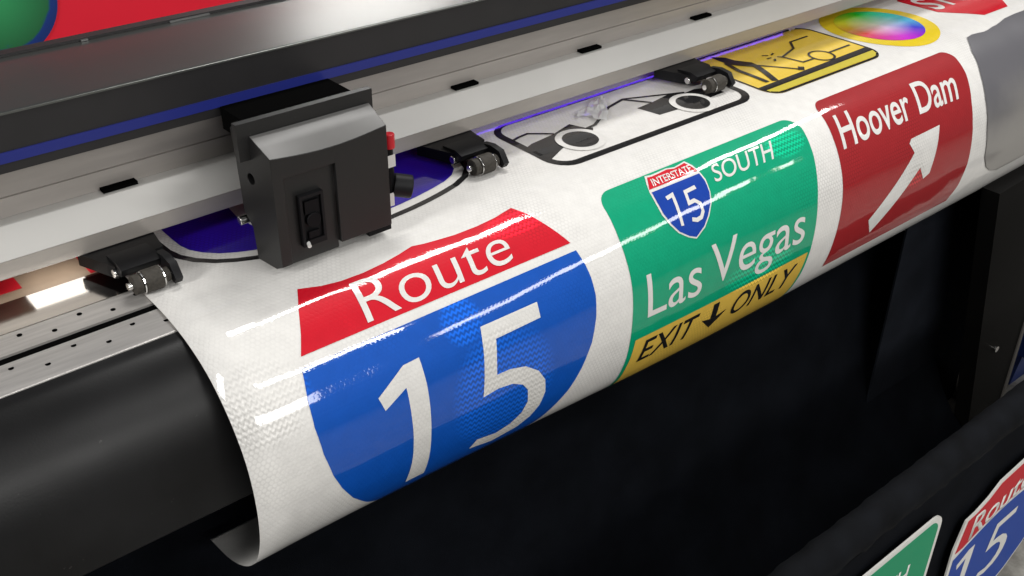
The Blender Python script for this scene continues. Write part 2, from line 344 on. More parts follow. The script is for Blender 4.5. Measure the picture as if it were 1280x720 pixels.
CS = catmull(PROF)
CL = [0.0]
for a, b in zip(CS, CS[1:]): CL.append(CL[-1] + (b - a).length)
i0 = min(range(len(CS)), key=lambda i: abs(CS[i][0] - .9615)); CL = [c - CL[i0] for c in CL]
import bisect as _bs
def sstep(t): t = max(0.0, min(1.0, t)); return t * t * (3 - 2 * t)
def SW(u, v):       # point of the sheet: u metres along the printer, v metres down the sheet from the platen's lip
    v = max(CL[0], min(CL[-1], v)); i = max(0, min(len(CL) - 2, _bs.bisect_right(CL, v) - 1))
    s = (v - CL[i]) / (CL[i + 1] - CL[i]); p = CS[i].lerp(CS[i + 1], s)
    rp = .00030 * (math.sin(19 * u + 9 * v) + .7 * math.sin(43 * u - 21 * v + 1.3) + .5 * math.sin(71 * u + 33 * v + 4)) * sstep((v - .02) / .08)
    return Vector((u, p[0] - rp * .8, p[1] + rp * .6 - .024 * sstep((u - .35) / .75) * sstep((v - .13) / .25)))
def SN(u, v):
    e = 0.004
    n = (SW(u + e, v) - SW(u - e, v)).cross(SW(u, v - e) - SW(u, v + e)); return n.normalized()
VMAX = CL[-1] - 0.002
def map_bm(bm, name, m, parent, layer):
    """lay a flat (u, -v) mesh onto the sheet, a hair above it"""
    off = 0.00045 * layer
    def bis(co, no):
        bmesh.ops.bisect_plane(bm, geom=bm.verts[:] + bm.edges[:] + bm.faces[:], plane_co=co, plane_no=no, dist=1e-7)
    if not bm.verts: return None
    bmesh.ops.triangulate(bm, faces=bm.faces[:])
    us = [v.co.x for v in bm.verts]; vs = [-v.co.y for v in bm.verts]
    v = max(-0.02, math.floor(min(vs) / 0.008) * 0.008)
    while v < max(vs):
        if v > min(vs): bis((0, -v, 0), (0, 1, 0))
        v += 0.008
    u = math.ceil(min(us) / 0.06) * 0.06
    while u < max(us): bis((u, 0, 0), (1, 0, 0)); u += 0.06
    for f in bm.faces:
        if f.normal.z < 0: f.normal_flip()
    bmesh.ops.recalc_face_normals(bm, faces=bm.faces[:])
    bm.normal_update()
    if bm.faces and sum(f.normal.z * f.calc_area() for f in bm.faces) < 0: bmesh.ops.reverse_faces(bm, faces=bm.faces[:])
    uv = bm.loops.layers.uv.new('UVMap'); nrm = []
    bm.verts.index_update(); bm.verts.ensure_lookup_table()
    for f in bm.faces:
        f.smooth = True
        for l in f.loops: l[uv].uv = (l.vert.co.x, -l.vert.co.y)
    for vt in bm.verts:
        uu, vv = vt.co.x, -vt.co.y; n = SN(uu, vv); nrm.append(n); vt.co = SW(uu, vv) + n * off
    bm.normal_update()
    for f in bm.faces:
        c = f.verts[0]
        if f.normal.dot(nrm[c.index]) < 0: f.normal_flip()
    me = bpy.data.meshes.new(name); bm.to_mesh(me); bm.free()
    me.normals_split_custom_set_from_vertices([tuple(n) for n in nrm])
    return link(name, me, m, parent)
def add_poly(bm, pts):
    vs = [bm.verts.new((u, -v, 0)) for u, v in pts]; bm.faces.new(vs); return bm
def smooth_poly(pts, n=3):      # rounder outline through the points
    out = []; k = len(pts)
    for i in range(k):
        p0, p1, p2, p3 = [Vector(pts[(i + j - 1) % k]) for j in range(4)]
        for j in range(n):
            t = j / n
            out.append(tuple(0.5 * ((2 * p1) + (p2 - p0) * t + (2 * p0 - 5 * p1 + 4 * p2 - p3) * t * t + (3 * p1 - p0 - 3 * p2 + p3) * t ** 3)))
    return out
def add_ring(bm, outer, inner):
    a = [bm.verts.new((u, -v, 0)) for u, v in outer]; b = [bm.verts.new((u, -v, 0)) for u, v in inner]; n = len(a)
    for i in range(n): bm.faces.new((a[i], a[(i + 1) % n], b[(i + 1) % n], b[i]))
    return bm
def circle(c, r, n=40, r2=None): return [(c[0] + r * math.cos(2 * PI * i / n), c[1] + (r2 or r) * math.sin(2 * PI * i / n)) for i in range(n)]
def rrect(u0, u1, v0, v1, r, n=7):
    out = []
    for cx, cy, a in ((u1 - r, v1 - r, 0), (u0 + r, v1 - r, 90), (u0 + r, v0 + r, 180), (u1 - r, v0 + r, 270)):
        for i in range(n): t = math.radians(a + 90 * i / (n - 1)); out.append((cx + r * math.cos(t), cy + r * math.sin(t)))
    return out
def add_stroke(bm, pts, w):     # a bent line of even width
    pts = [Vector(p) for p in pts]; L, R = [], []
    for i, p in enumerate(pts):
        d0 = (p - pts[i - 1]).normalized() if i else (pts[1] - p).normalized()
        d1 = (pts[i + 1] - p).normalized() if i < len(pts) - 1 else d0
        t = (d0 + d1); t = t.normalized() if t.length > 1e-6 else d0
        n = Vector((-t[1], t[0])); k = w / 2 / max(0.45, abs(t.dot(d0)))
        L.append(p + n * k); R.append(p - n * k)
    lv = [bm.verts.new((a[0], -a[1], 0)) for a in L]; rv = [bm.verts.new((a[0], -a[1], 0)) for a in R]
    for i in range(len(pts) - 1): bm.faces.new((lv[i], lv[i + 1], rv[i + 1], rv[i]))
    return bm
CAPH = None
def text_bm(body, bold=0.0, space=1.0):
    c = bpy.data.curves.new('t', 'FONT'); c.body = body; c.resolution_u = 6; c.offset = bold; c.space_character = space
    o = bpy.data.objects.new('t', c); COL.objects.link(o)
    dg = bpy.context.evaluated_depsgraph_get(); dg.update(); me = bpy.data.meshes.new_from_object(o.evaluated_get(dg))
    bm = bmesh.new(); bm.from_mesh(me); bpy.data.objects.remove(o); bpy.data.curves.remove(c); bpy.data.meshes.remove(me)
    bmesh.ops.remove_doubles(bm, verts=bm.verts, dist=1e-5)
    return bm
def cap_height():
    b = text_bm('H'); h = max(v.co.y for v in b.verts); b.free(); return h
CAPH = cap_height()
def text_quad(body, TL, TR, BR, BL, bold=0.0, space=1.0):
    """lettering in a (u, v) quad: baseline BL-BR, tops of the capitals TL-TR"""
    bm = text_bm(body, bold, space); xs = [v.co.x for v in bm.verts]; x0, x1 = min(xs), max(xs)
    for v in bm.verts:
        s = (v.co.x - x0) / (x1 - x0); t = v.co.y / CAPH
        b = Vector(BL).lerp(Vector(BR), s); a = Vector(TL).lerp(Vector(TR), s); p = b + (a - b) * t
        v.co = (p[0], -p[1], 0)
    return bm

# ------------------------------------------------------------------ the printer
PR = thing('wide_format_printer', 'wide black and grey roll printer with a blue striped cover', 'printer', (1.1, 1.1, -0.95))
def part(name, bm, m, parent=None, **k):
    o = obj(name, bm, m, None, **k)
    p = parent or PR
    bpy.context.view_layer.update()
    o.parent = p; o.matrix_parent_inverse = p.matrix_world.inverted()
    return o
XA, XB = -1.0, 3.4
cov = part('top_cover', PX([(1.04, .14), (1.04, .1985), (1.205, .1985), (1.205, .14)], XA, XB), M['cover_black'], bevel=0.0015)
part('cover_plate', PX([(1.0375, .1988), (1.0375, .2008), (1.0395, .2018), (1.2045, .2018), (1.2045, .1988)], XA, XB), M['cover_metal'], cov, bevel=0.0006)
part('rear_ridge', PX([(1.190, .2020), (1.190, .2055), (1.2035, .2060), (1.2035, .2020)], XA, XB), M['cover_black'], cov, bevel=0.001)
for xx, w in ((0.375, .008), (0.48, .05), (0.98, .05), (1.48, .05)): part('hinge', BX(xx, xx + w, 1.1875, 1.1898, .2022, .2042), M['cover_edge'], cov)
part('blue_stripe', BX(XA, XB, 1.0384, 1.0402, .1505, .1615), M['stripe'], cov)
# cross beam: taupe profile with a groove, light grey front band, lower rail
beam = part('beam', PX([(1.085, .0728), (1.085, .0940), (1.0872, .0946), (1.0872, .0954), (1.085, .0960), (1.085, .1395), (1.30, .1395), (1.30, .0728)], XA, XB), M['beam'])
part('front_band', PX([(1.05, .0428), (1.0694, .0717), (1.0712, .0725), (1.0845, .0725), (1.105, .0725), (1.105, .0428)], XA, XB), M['band'], beam)
part('lower_rail', PX([(1.0508, .0225), (1.0500, .0235), (1.0500, .0424), (1.092, .0424), (1.092, .0225)], XA, XB), M['rail'], beam)
for sx in (-.128, .110, .3485, .588, .828, 1.0585, 1.302, 1.545, 1.79, 2.03):
    s = part('slot', BX(sx - .0195, sx + .0195, 1.0738, 1.0848, .0727, .0762), M['void'], beam)
bm = bmesh.new(); box(bm, .80, 1.60, 1.1250, 1.1275, .0275, .0296)
part('led_strip', bm, M['led'], beam)
part('added_glow_panel', BX(.228, .292, 1.053, 1.086, .0212, .0224), M['added_glow_panel'], beam)  # glowing panel added to put a bright patch on the platen
part('rear_frame', PX([(1.20, .0560), (1.20, .0724), (1.32, .0724), (1.32, .0560)], XA, XB), M['cover_black'])
# platen
HOLES = []
plf = part('platen', PX([(.952, -.0022), (.9885, -.0016), (.9885, -.02), (.952, -.02)], XA, XB), M['steel'])
part('rear_plate', PX([(.9892, -.0012), (1.047, -.0010), (1.047, -.02), (.9892, -.02)], XA, XB), M['steel_shiny'], plf)
part('feed_plate', PX([(1.0476, -.0018), (1.46, -.0018), (1.46, -.02), (1.0476, -.02)], XA, XB), M['brown'], plf)
lip = part('platen_lip', PX([(.940, -.0032), (.8985, -.0074), (.8968, -.0086), (.8968, -.02), (.940, -.02)], XA, XB), M['steel'], plf, bevel=0.0005)
part('gap', BX(XA, XB, .9402, .9517, -.03, -.0046), M['void'], plf)
bm = bmesh.new(); bh = bmesh.new()
k = -20
while k < 6:
    xa = 0.280 + k * .060
    for (xh, yh, zh) in ((xa, .9655, -.0019), (xa - .030, .9785, -.0015)): cyl(bh, (xh, yh, zh), (0, 0, 1), .0027, .0005, 10)
    for (xh, yh) in ((xa + .0055, .931), (xa + .0355, .918)): cyl(bh, (xh, yh, -.0032 - (.940 - yh) * .1012), (0, .1, 1), .0027, .0006, 10)
    k += 1
bmesh.ops.recalc_face_normals(bh, faces=bh.faces)
for f in bh.faces: f.material_index = 1
me_ = bpy.data.meshes.new('tmp'); bh.to_mesh(me_); bh.free()
bm = bmesh.new(); bm.from_mesh(plf.data); bm.from_mesh(me_); bpy.data.meshes.remove(me_)
inv = plf.matrix_world.inverted()
bm.to_mesh(plf.data); bm.free(); plf.data.materials.append(M['void'])
# curved black apron below the platen
AP = catmull([(.8962, -.0090), (.880, -.0125), (.858, -.0250), (.836, -.0470), (.820, -.0750), (.809, -.1100), (.8015, -.1660)], 8)
apr = [(p[0], p[1]) for p in AP] + [(.806, -.171), (.90, -.185), (.92, -.02)]
part('apron', PX(apr, XA, XB), M['apron'], smooth=True)
part('lower_frame', BX(XA, 2.15, .90, 1.25, -.26, -.19), M['leg'])
# leg
leg = part('stand_leg', prism_y(bmesh.new(), [(1.80, -.272), (2.09, -.262), (2.10, -.95), (1.978, -.95), (1.949, -.83), (1.850, -.46)], .755, .79), M['leg'], bevel=0.002)
part('leg_edge', prism_y(bmesh.new(), [(2.0903, -.262), (2.102, -.262), (2.1125, -.95), (2.1003, -.95)], .752, .86), M['leg_edge'], leg)
bm = bmesh.new()
bm.free()
for (x, z) in ((2.025, -.50), (1.99, -.70)): part('leg_bolt', CY((x, .7535, z), (0, 1, 0), .007, .004, 16), M['chrome'], leg)

# pinch rollers (first one, then copies)
def make_roller(x):     # x: the ring beside the rubber wheel
    p = part('pinch_roller', prism_x(bmesh.new(), [(1.030, .0245), (1.004, .0272), (.990, .0235), (.993, .0150), (1.012, .0080), (1.030, .0080)], x - .0125, x + .0318), M['black_plastic'], bevel=0.0012)
    bm = bmesh.new()    # wedge mount that comes out from under the beam
    a = [(x - .034, 1.058), (x + .051, 1.058), (x + .044, 1.014), (x - .0135, 1.004)]
    lo = [bm.verts.new((q[0], q[1], .0075)) for q in a]; hi = [bm.verts.new((q[0], q[1], z)) for q, z in zip(a, (.0218, .0218, .0232, .0225))]
    for i in range(4): bm.faces.new((lo[i], lo[(i + 1) % 4], hi[(i + 1) % 4], hi[i]))
    bm.faces.new(lo[::-1]); bm.faces.new(hi)
    part('mount', bm, M['black_gloss'], p, bevel=0.001)
    part('fork_arm', prism_x(bmesh.new(), [(1.004, .0255), (.986, .0285), (.968, .0262), (.9575, .0120), (.962, .0050), (.982, .0075), (1.004, .0100)], x + .0310, x + .0395), M['black_plastic'], p, bevel=0.0012)
    yr, zr = .9725, .0131
    part('roller', CY((x + .0112, yr, zr), (1, 0, 0), .0127, .0200, 40), M['rubber'], p, bevel=0.001)
    part('roller_end', CY((x - .0052, yr, zr), (1, 0, 0), .0108, .0090, 32), M['rubber'], p, bevel=0.001)
    part('ring', CY((x, yr, zr), (1, 0, 0), .0124, .0014, 32), M['chrome'], p)
    part('ring', CY((x + .0220, yr, zr), (1, 0, 0), .0112, .0014, 32), M['chrome'], p)
    part('hub', CY((x + .0262, yr, zr), (1, 0, 0), .0080, .0070, 24), M['rubber'], p)
    part('axle', CY((x + .0080, yr, zr), (1, 0, 0), .0042, .0460, 14), M['chrome'], p, smooth=True)
    part('screw', CY((x - .0145, 1.006, .0140), (1, 0, 0), .0054, .0045, 14), M['chrome'], p, bevel=.001)
    return p
r0 = make_roller(0.3165)
for x in (0.7650, 1.2130):
    c = r0.copy(); COL.objects.link(c); dx = x - 0.3165
    c.matrix_parent_inverse = Matrix.Translation((dx, 0, 0)) @ r0.matrix_parent_inverse
    for ch in r0.children: d = ch.copy(); COL.objects.link(d); d.parent = c; d.matrix_parent_inverse = ch.matrix_parent_inverse.copy()

# print carriage
def carriage():
    bm = bmesh.new(); n = 17; st = []
    x0, x1 = .4465, .5885
    for i in range(n):
        t = i / (n - 1); x = x0 + (x1 - x0) * t; fl_ = 1 - t; dz = -.0058 * math.sin(PI * t); dy = -.0035 * math.sin(PI * t)
        prof = [(.908, .0115), (.908 + 0*dy, .1385 + dz), (.924, .1462 + dz * .5), (.940, .1540), (.974, .1550), (.971, .1200), (.9685, .0600), (.9650, .0550), (.9555, .0430), (.9530, .0050), (.920, .0050)]
        st.append([bm.verts.new((x - fl_ * max(0, (y - .908)) * .12, y, z)) for y, z in prof])
    k = len(st[0])
    for i in range(n - 1):
        for j in range(k): bm.faces.new((st[i][j], st[i][(j + 1) % k], st[i + 1][(j + 1) % k], st[i + 1][j]))
    bm.faces.new(st[0][::-1]); bm.faces.new(st[-1])
    o = obj('carriage', bm, M['carriage'])
    cut(o, BX(.4595, .5215, .895, .9145, -.01, .1130))       # recess of the front
    cut(o, BX(.5215, .60, .895, 1.0, -.01, .0165))           # shorter right side
    bmh = CY((.4465, .948, .104), (1, .25, 0), .0062, .024, 20); cut(o, bmh)
    b = bmesh.new(); b.from_mesh(o.data)
    bmesh.ops.remove_doubles(b, verts=b.verts, dist=2e-5)
    bmesh.ops.bevel(b, geom=[e for e in b.edges if e.is_manifold and e.calc_face_angle(0) > 0.6], offset=0.0006, segments=1, profile=0.5, affect='EDGES', clamp_overlap=True)
    b.to_mesh(o.data); b.free(); o.data.materials.clear(); o.data.materials.append(M['carriage']); o.data.materials.append(M['carriage_top_sheen'])
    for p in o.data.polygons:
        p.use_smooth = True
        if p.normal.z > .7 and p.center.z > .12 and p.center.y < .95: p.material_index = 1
    o.data.set_sharp_from_angle(angle=math.radians(50)); wn = o.modifiers.new('wn', 'WEIGHTED_NORMAL'); wn.keep_sharp = True; wn.weight = 90
    bpy.context.view_layer.update(); o.parent = PR; o.matrix_parent_inverse = PR.matrix_world.inverted()
    part('back_plate', BX(.4300, .5940, .9415, .950, .128, .1690), M['carriage'], o, bevel=0.0004)
    part('slider', BX(.498, .585, .9722, 1.047, .03, .127), M['void'], o)
    part('rear_housing', BX(.4580, .594, .9505, 1.034, .1275, .1530), M['void'], o)
    lt = bmesh.new(); box(lt, .4745, .5035, .9075, .9155, .0265, .0870)
    lo = part('latch', lt, M['black_plastic'], o, bevel=0.0022)
    cut(lo, BX(.4775, .5005, .890, .9120, .0330, .0835))
    bm = bmesh.new(); cyl(bm, (.4895, .9100, .056), (0, 1, 0), .0085, .0065, 24); box(bm, .4805, .4975, .9085, .9125, .064, .079); box(bm, .4825, .4955, .9085, .9125, .0345, .0425)
    part('latch_button', bm, M['black_gloss'], o, bevel=0.0008)
    part('latch_pin', CY((.4795, .9060, .0300), (.3, 1, .2), .0022, .008, 12), M['label'], o)
    part('side_screw', CY((.4380, .969, .048), (1, 0, 0), .0052, .012, 14), M['chrome'], o, bevel=.001)
    part('red_cap', CY((.5965, .916, .1150), (0, 0, 1), .0060, .0175, 20), M['red_cap'], o, bevel=0.0012)
    part('side_post', CY((.5950, .918, .0790), (0, 0, 1), .0058, .054, 18), M['black_gloss'], o)
    part('side_label', BX(.5900, .6000, .9112, .9118, .085, .0995), M['label'], o)
    part('side_label', BX(.5888, .5950, .9100, .9106, .038, .0540), M['label'], o)
    kb = CY((.6100, .915, .0560), (1, -.55, -.25), .0135, .022, 32)
    part('knob', kb, M['black_plastic'], o, bevel=0.002)
    part('knob_neck', CY((.5990, .922, .0600), (1, -.55, -.25), .0100, .018, 24), M['black_gloss'], o)
    part('wiper', BX(.560, .590, .912, .955, .0085, .0162), M['black_gloss'], o, bevel=0.001)
    return o
carriage()

# ------------------------------------------------------------------ the printed sheet
U0, U1 = .3163, 2.75
bm = bmesh.new(); uvl = bm.loops.layers.uv.new('UVMap'); rows = []
NV = 190; us = [U0 + (U1 - U0) * (i / 60) for i in range(61)]
vs = []
vv = -0.45
while vv < VMAX: vs.append(vv); vv += (0.03 if vv < -0.06 else 0.004)
vs.append(VMAX)
nr = []
for v in vs:
    rr = []
    for u in us:
        vt = bm.verts.new(SW(u, v)); rr.append(vt); nr.append(SN(u, v))
    rows.append(rr)
for i in range(len(vs) - 1):
    for j in range(len(us) - 1):
        f = bm.faces.new((rows[i][j], rows[i + 1][j], rows[i + 1][j + 1], rows[i][j + 1])); f.smooth = True
        for l, (a, b) in zip(f.loops, ((i, j), (i + 1, j), (i + 1, j + 1), (i, j + 1))): l[uvl].uv = (us[b], vs[a])
me = bpy.data.meshes.new('printed_sheet'); bm.to_mesh(me); bm.free()
SH = link('printed_sheet', me, M['sheet'])
md = SH.modifiers.new('thickness', 'SOLIDIFY'); md.thickness = 0.0006; md.offset = -1
tag(SH, 'long white glossy sheet printed with road signs, curling over the printer front', 'printed sheet')

def poly_part(name, polys, m, parent, layer):
    bm = bmesh.new()
    for p in polys: add_poly(bm, p)
    return map_bm(bm, name, m, parent, layer)
def lay(name, bm, m, parent, layer): return map_bm(bm, name, m, parent, layer)

# big Route 15 shield
SH_RED = [(0.4103, 0.1520), (0.4220, 0.1300), (0.4360, 0.1010), (0.4499, 0.0751), (0.4746, 0.0833), (0.4977, 0.0868), (0.5261, 0.0873), (0.5543, 0.0849), (0.5782, 0.0809), (0.5987, 0.0764), (0.6137, 0.0795), (0.6337, 0.0818), (0.6547, 0.0838), (0.6878, 0.0838), (0.717, 0.0814), (0.7474, 0.0757), (0.759, 0.0948), (0.7679, 0.1151), (0.776, 0.1329), (0.7855, 0.1520)]
SH_BLUE = [(0.4052, 0.1640), (0.7880, 0.1625), (0.7925, 0.182), (0.7945, 0.2000), (0.7940, 0.2207), (0.7895, 0.2452), (0.7804, 0.2753), (0.765, 0.306), (0.7473, 0.3350), (0.715, 0.376), (0.675, 0.418), (0.602, 0.470), (0.53, 0.430), (0.4832, 0.399), (0.4532, 0.370), (0.4300, 0.340), (0.4150, 0.313), (0.4053, 0.2890), (0.3979, 0.2575), (0.3950, 0.225), (0.3975, 0.1955)]
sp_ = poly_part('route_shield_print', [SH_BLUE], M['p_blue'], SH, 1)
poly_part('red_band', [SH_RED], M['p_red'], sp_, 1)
lay('lettering', text_quad('Route', (.5020, .0945), (.7130, .0965), (.7000, .1450), (.4950, .1470), bold=-0.006), M['p_white'], sp_, 2)
ONE = [(0.5338, 0.2021), (0.5123, 0.203), (0.4728, 0.2248), (0.4775, 0.2414), (0.5083, 0.227), (0.5083, 0.2566), (0.5084, 0.2835), (0.5074, 0.3173), (0.5051, 0.3473), (0.5041, 0.366), (0.5302, 0.366), (0.5310, 0.3312), (0.532, 0.2952), (0.533, 0.2641), (0.5338, 0.2323)]
FIVE = [(0.6204, 0.1990), (0.7054, 0.1990), (0.7040, 0.2171), (0.6358, 0.2185), (0.6309, 0.2417), (0.6284, 0.2597), (0.648, 0.2600), (0.6718, 0.2657), (0.6918, 0.2795), (0.7026, 0.2962), (0.705, 0.3151), (0.6995, 0.3356), (0.6885, 0.3516), (0.6705, 0.3637), (0.6339, 0.3700), (0.5952, 0.3600), (0.6032, 0.346), (0.6337, 0.3522), (0.6552, 0.3460), (0.6699, 0.334), (0.6771, 0.3178), (0.6751, 0.2991), (0.6668, 0.2884), (0.6511, 0.2806), (0.6292, 0.2780), (0.6067, 0.2805), (0.6114, 0.2493), (0.6164, 0.2197)]
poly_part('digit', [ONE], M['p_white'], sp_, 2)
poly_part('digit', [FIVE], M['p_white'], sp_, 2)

# green Las Vegas sign
def rr_quad(l, r, n=8, rad=.03):     # outline from left edge points (top to bottom) and right edge points, top corners rounded
    tl, tr = l[0], r[0]; out = []
    for i in range(n + 1):
        a = math.radians(180 + 90 * i / n); out.append((tl[0] + rad + rad * math.cos(a), tl[1] + rad + rad * math.sin(a)))
    for i in range(n + 1):
        a = math.radians(270 + 90 * i / n); out.append((tr[0] - rad + rad * math.cos(a), tr[1] + rad + rad * math.sin(a)))
    return out + list(r[1:]) + list(l[1:])[::-1]
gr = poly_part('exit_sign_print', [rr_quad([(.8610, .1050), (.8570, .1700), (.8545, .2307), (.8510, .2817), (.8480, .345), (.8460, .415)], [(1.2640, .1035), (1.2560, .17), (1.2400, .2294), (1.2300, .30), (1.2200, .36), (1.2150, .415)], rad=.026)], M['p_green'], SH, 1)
S15_OUT = [(0.9519, 0.103), (0.962, 0.1049), (0.975, 0.1046), (0.9919, 0.1039), (1.0051, 0.107), (1.02, 0.1053), (1.0279, 0.104), (1.0344, 0.1145), (1.0367, 0.1265), (1.0385, 0.14), (1.0349, 0.158), (1.0292, 0.1705), (1.0164, 0.1848), (1.0024, 0.1959), (0.982, 0.2045), (0.9682, 0.1988), (0.9536, 0.1891), (0.9445, 0.1766), (0.9384, 0.1612), (0.9379, 0.1442), (0.9393, 0.1286), (0.9444, 0.1156)]
S15_RED = [(0.9532, 0.1067), (0.9609, 0.1078), (0.9757, 0.1073), (0.9912, 0.1063), (1.003, 0.1092), (1.0193, 0.1077), (1.0252, 0.1067), (1.0309, 0.1165), (1.0344, 0.1252), (0.9418, 0.1245)]
S15_BLUE = [(0.9421, 0.1291), (1.034, 0.1295), (1.0355, 0.1417), (1.033, 0.1574), (1.027, 0.1698), (1.0146, 0.1831), (1.0019, 0.1936), (0.9823, 0.2024), (0.9704, 0.1977), (0.9557, 0.188), (0.9474, 0.176), (0.9414, 0.1605), (0.9409, 0.1444)]
def shift(pts, dv): return [(u, v + dv) for u, v in pts]
poly_part('interstate_shield', [shift(S15_OUT, .0035)], M['p_white'], gr, 2)
poly_part('shield_red_band', [shift(S15_RED, .0035)], M['p_red'], gr, 3)
poly_part('shield_blue_field', [shift(S15_BLUE, .0035)], M['p_blue2'], gr, 3)
lay('shield_lettering', text_quad('INTERSTATE', (.9545, .1150), (1.0285, .1160), (1.0270, .1262), (.9510, .1258), bold=0.012), M['p_white'], gr, 4)
bm = bmesh.new(); add_stroke(bm, [(.9577, .1475), (.9700, .1460), (.9640, .1865)], .0052); add_stroke(bm, [(1.0140, .1480), (.9930, .1490), (.9900, .1640), (1.0010, .1635), (1.0085, .1700), (1.0075, .1800), (1.0010, .1860), (.9920, .1870), (.9840, .1840)], .0052)
lay('shield_number', bm, M['p_white'], gr, 4)
lay('lettering', text_quad('SOUTH', (1.0600, .1290), (1.1920, .1280), (1.1770, .1540), (1.0520, .1525), bold=0.006), M['p_white'], gr, 2)
lay('lettering', text_quad('Las', (.8815, .2235), (.9850, .2240), (.9830, .2785), (.8790, .2770), bold=0.0), M['p_white'], gr, 2)
lay('lettering', text_quad('Vegas', (1.0060, .2235), (1.2120, .2240), (1.2080, .2765), (1.0000, .2750), bold=0.0), M['p_white'], gr, 2)
poly_part('yellow_strip', [[(.8600, .3025), (1.2240, .2985), (1.2160, .3400), (1.2100, .3900), (.8530, .3900), (.8545, .3500)]], M['p_amber'], gr, 2)
def exitq(b, u0, u1): return text_quad(b, (u0 + .004, .3105), (u1 + .008, .3090), (u1 - .002, .3430), (u0 - .004, .3440), bold=0.008)
lay('strip_lettering', exitq('EXIT', .877, .980), M['p_black'], gr, 3)
lay('strip_lettering', exitq('ONLY', 1.062, 1.196), M['p_black'], gr, 3)
bm = bmesh.new(); add_poly(bm, [(1.0160, .3060), (1.0280, .3060), (1.0270, .3290), (1.0150, .3290)]); add_poly(bm, [(.9960, .3250), (1.0149, .3293), (1.0271, .3293), (1.0480, .3250), (1.0200, .3470)])
lay('arrow', bm, M['p_black'], gr, 3)

# brown-red Hoover Dam sign
hd = poly_part('dam_sign_print', [rr_quad([(1.3200, .0950), (1.3110, .1627), (1.3030, .2174), (1.2969, .2596), (1.2906, .3033), (1.286, .3480)], [(1.7010, .0935), (1.6930, .1507), (1.6768, .1924), (1.6690, .2226), (1.6670, .247), (1.6650, .2858), (1.6563, .3215), (1.6400, .3480)], rad=.022)], M['p_maroon'], SH, 1)
lay('lettering', text_quad('Hoover', (1.3370, .1300), (1.5220, .1300), (1.5100, .1790), (1.3240, .1800), bold=0.012), M['p_white'], hd, 2)
lay('lettering', text_quad('Dam', (1.5440, .1290), (1.6640, .1300), (1.6440, .1800), (1.5300, .1780), bold=0.012), M['p_white'], hd, 2)
HAR = [(1.5714, 0.2050), (1.4896, 0.2065), (1.4832, 0.2119), (1.4937, 0.2276), (1.3793, 0.2979), (1.3945, 0.3232), (1.5100, 0.2531), (1.5225, 0.2733), (1.5396, 0.269)]
poly_part('arrow', [HAR], M['p_white'], hd, 2)

# car sign
co_, ci_ = rrect(.8586, 1.2630, -.1170, .0435, .036), rrect(.8706, 1.2510, -.1095, .0320, .026)
cs = lay('car_sign_print', add_ring(bmesh.new(), co_, ci_), M['p_black'], SH, 1)
CB1 = [(0.8640, -0.0020), (0.8650, -0.0340), (0.8808, -0.0404), (0.9256, -0.0460), (0.9671, -0.0583), (0.9766, -0.0326), (0.985, -0.028), (0.9664, -0.0089), (0.9066, -0.0044), (0.8690, 0.0130)]
CB2 = [(1.0842, -0.0386), (1.1203, -0.0411), (1.1608, -0.0477), (1.1841, -0.0355), (1.2068, -0.037), (1.2306, -0.0277), (1.2338, -0.0008), (1.2002, 0.0007), (1.1528, 0.0003), (1.1254, 0.0011), (1.0922, -0.0012)]
poly_part('car_body', [CB1], M['p_black'], cs, 1); poly_part('car_body', [CB2], M['p_black'], cs, 1)
bm = bmesh.new()
add_stroke(bm, [(.868, -.0640), (.8804, -.0676), (.8992, -.0697), (.9274, -.0460)], .0045)
add_stroke(bm, [(.9760, -.0310), (.9936, -.0330), (1.0523, -.0667), (1.0906, -.076), (1.116, -.0400)], .0050)
add_stroke(bm, [(1.0917, -.077), (1.1841, -.0370)], .0045)
lay('car_outline', bm, M['p_black'], cs, 2)
for c in ((.9425, -.0088), (1.1635, -.0015)):
    poly_part('wheel_gap', [circle(c, .0352)], M['p_white'], cs, 3)
    poly_part('car_wheel', [circle(c, .0255)], M['p_black'], cs, 4)

# yellow works sign
ys = poly_part('works_sign_print', [rrect(1.2830, 1.5800, -.1235, .0540, .030)], M['p_yellow'], SH, 1)
lay('border', add_ring(bmesh.new(), rrect(1.2830, 1.5800, -.1235, .0540, .030), rrect(1.2870, 1.5760, -.1180, .0490, .026)), M['p_black'], ys, 2)
poly_part('black_bar', [[(1.2872, .0215), (1.5758, .0150), (1.5758, .0300), (1.2872, .0345)]], M['p_black'], ys, 2)
poly_part('lemon_bar', [[(1.2900, .0350), (1.5740, .0305), (1.5740, .0400), (1.5640, .0480), (1.3010, .0480), (1.2920, .0410)]], M['p_lemon'], ys, 2)
bm = bmesh.new()
add_poly(bm, [(1.3330, -.1150), (1.3500, -.0980), (1.3520, -.0800), (1.3660, -.0560), (1.3630, -.0350), (1.3520, -.0420), (1.3400, -.0560), (1.3300, -.0720), (1.3300, -.0950)])
add_stroke(bm, [(1.3590, -.0420), (1.3480, -.0150), (1.3320, .0190)], .0110)
add_stroke(bm, [(1.3300, -.0800), (1.3200, -.0450), (1.3180, .0150)], .0085)
add_stroke(bm, [(1.3560, -.0500), (1.4066, .0155)], .0042)
add_poly(bm, [(1.3980, .0120), (1.4100, .0020), (1.4170, .0092), (1.4056, .0188)])
lay('worker', bm, M['p_black'], ys, 3)
bm = bmesh.new()
add_stroke(bm, [(1.545, -.080), (1.4971, -.0795), (1.4744, -.0556), (1.4257, -.0407), (1.4333, -.0047), (1.4620, -.0042)], .0042)
add_stroke(bm, [(1.5033, -.0064), (1.5640, -.0074)], .0042)
add_ring(bm, circle((1.4830, -.0050), .0230), circle((1.4830, -.0050), .0190))
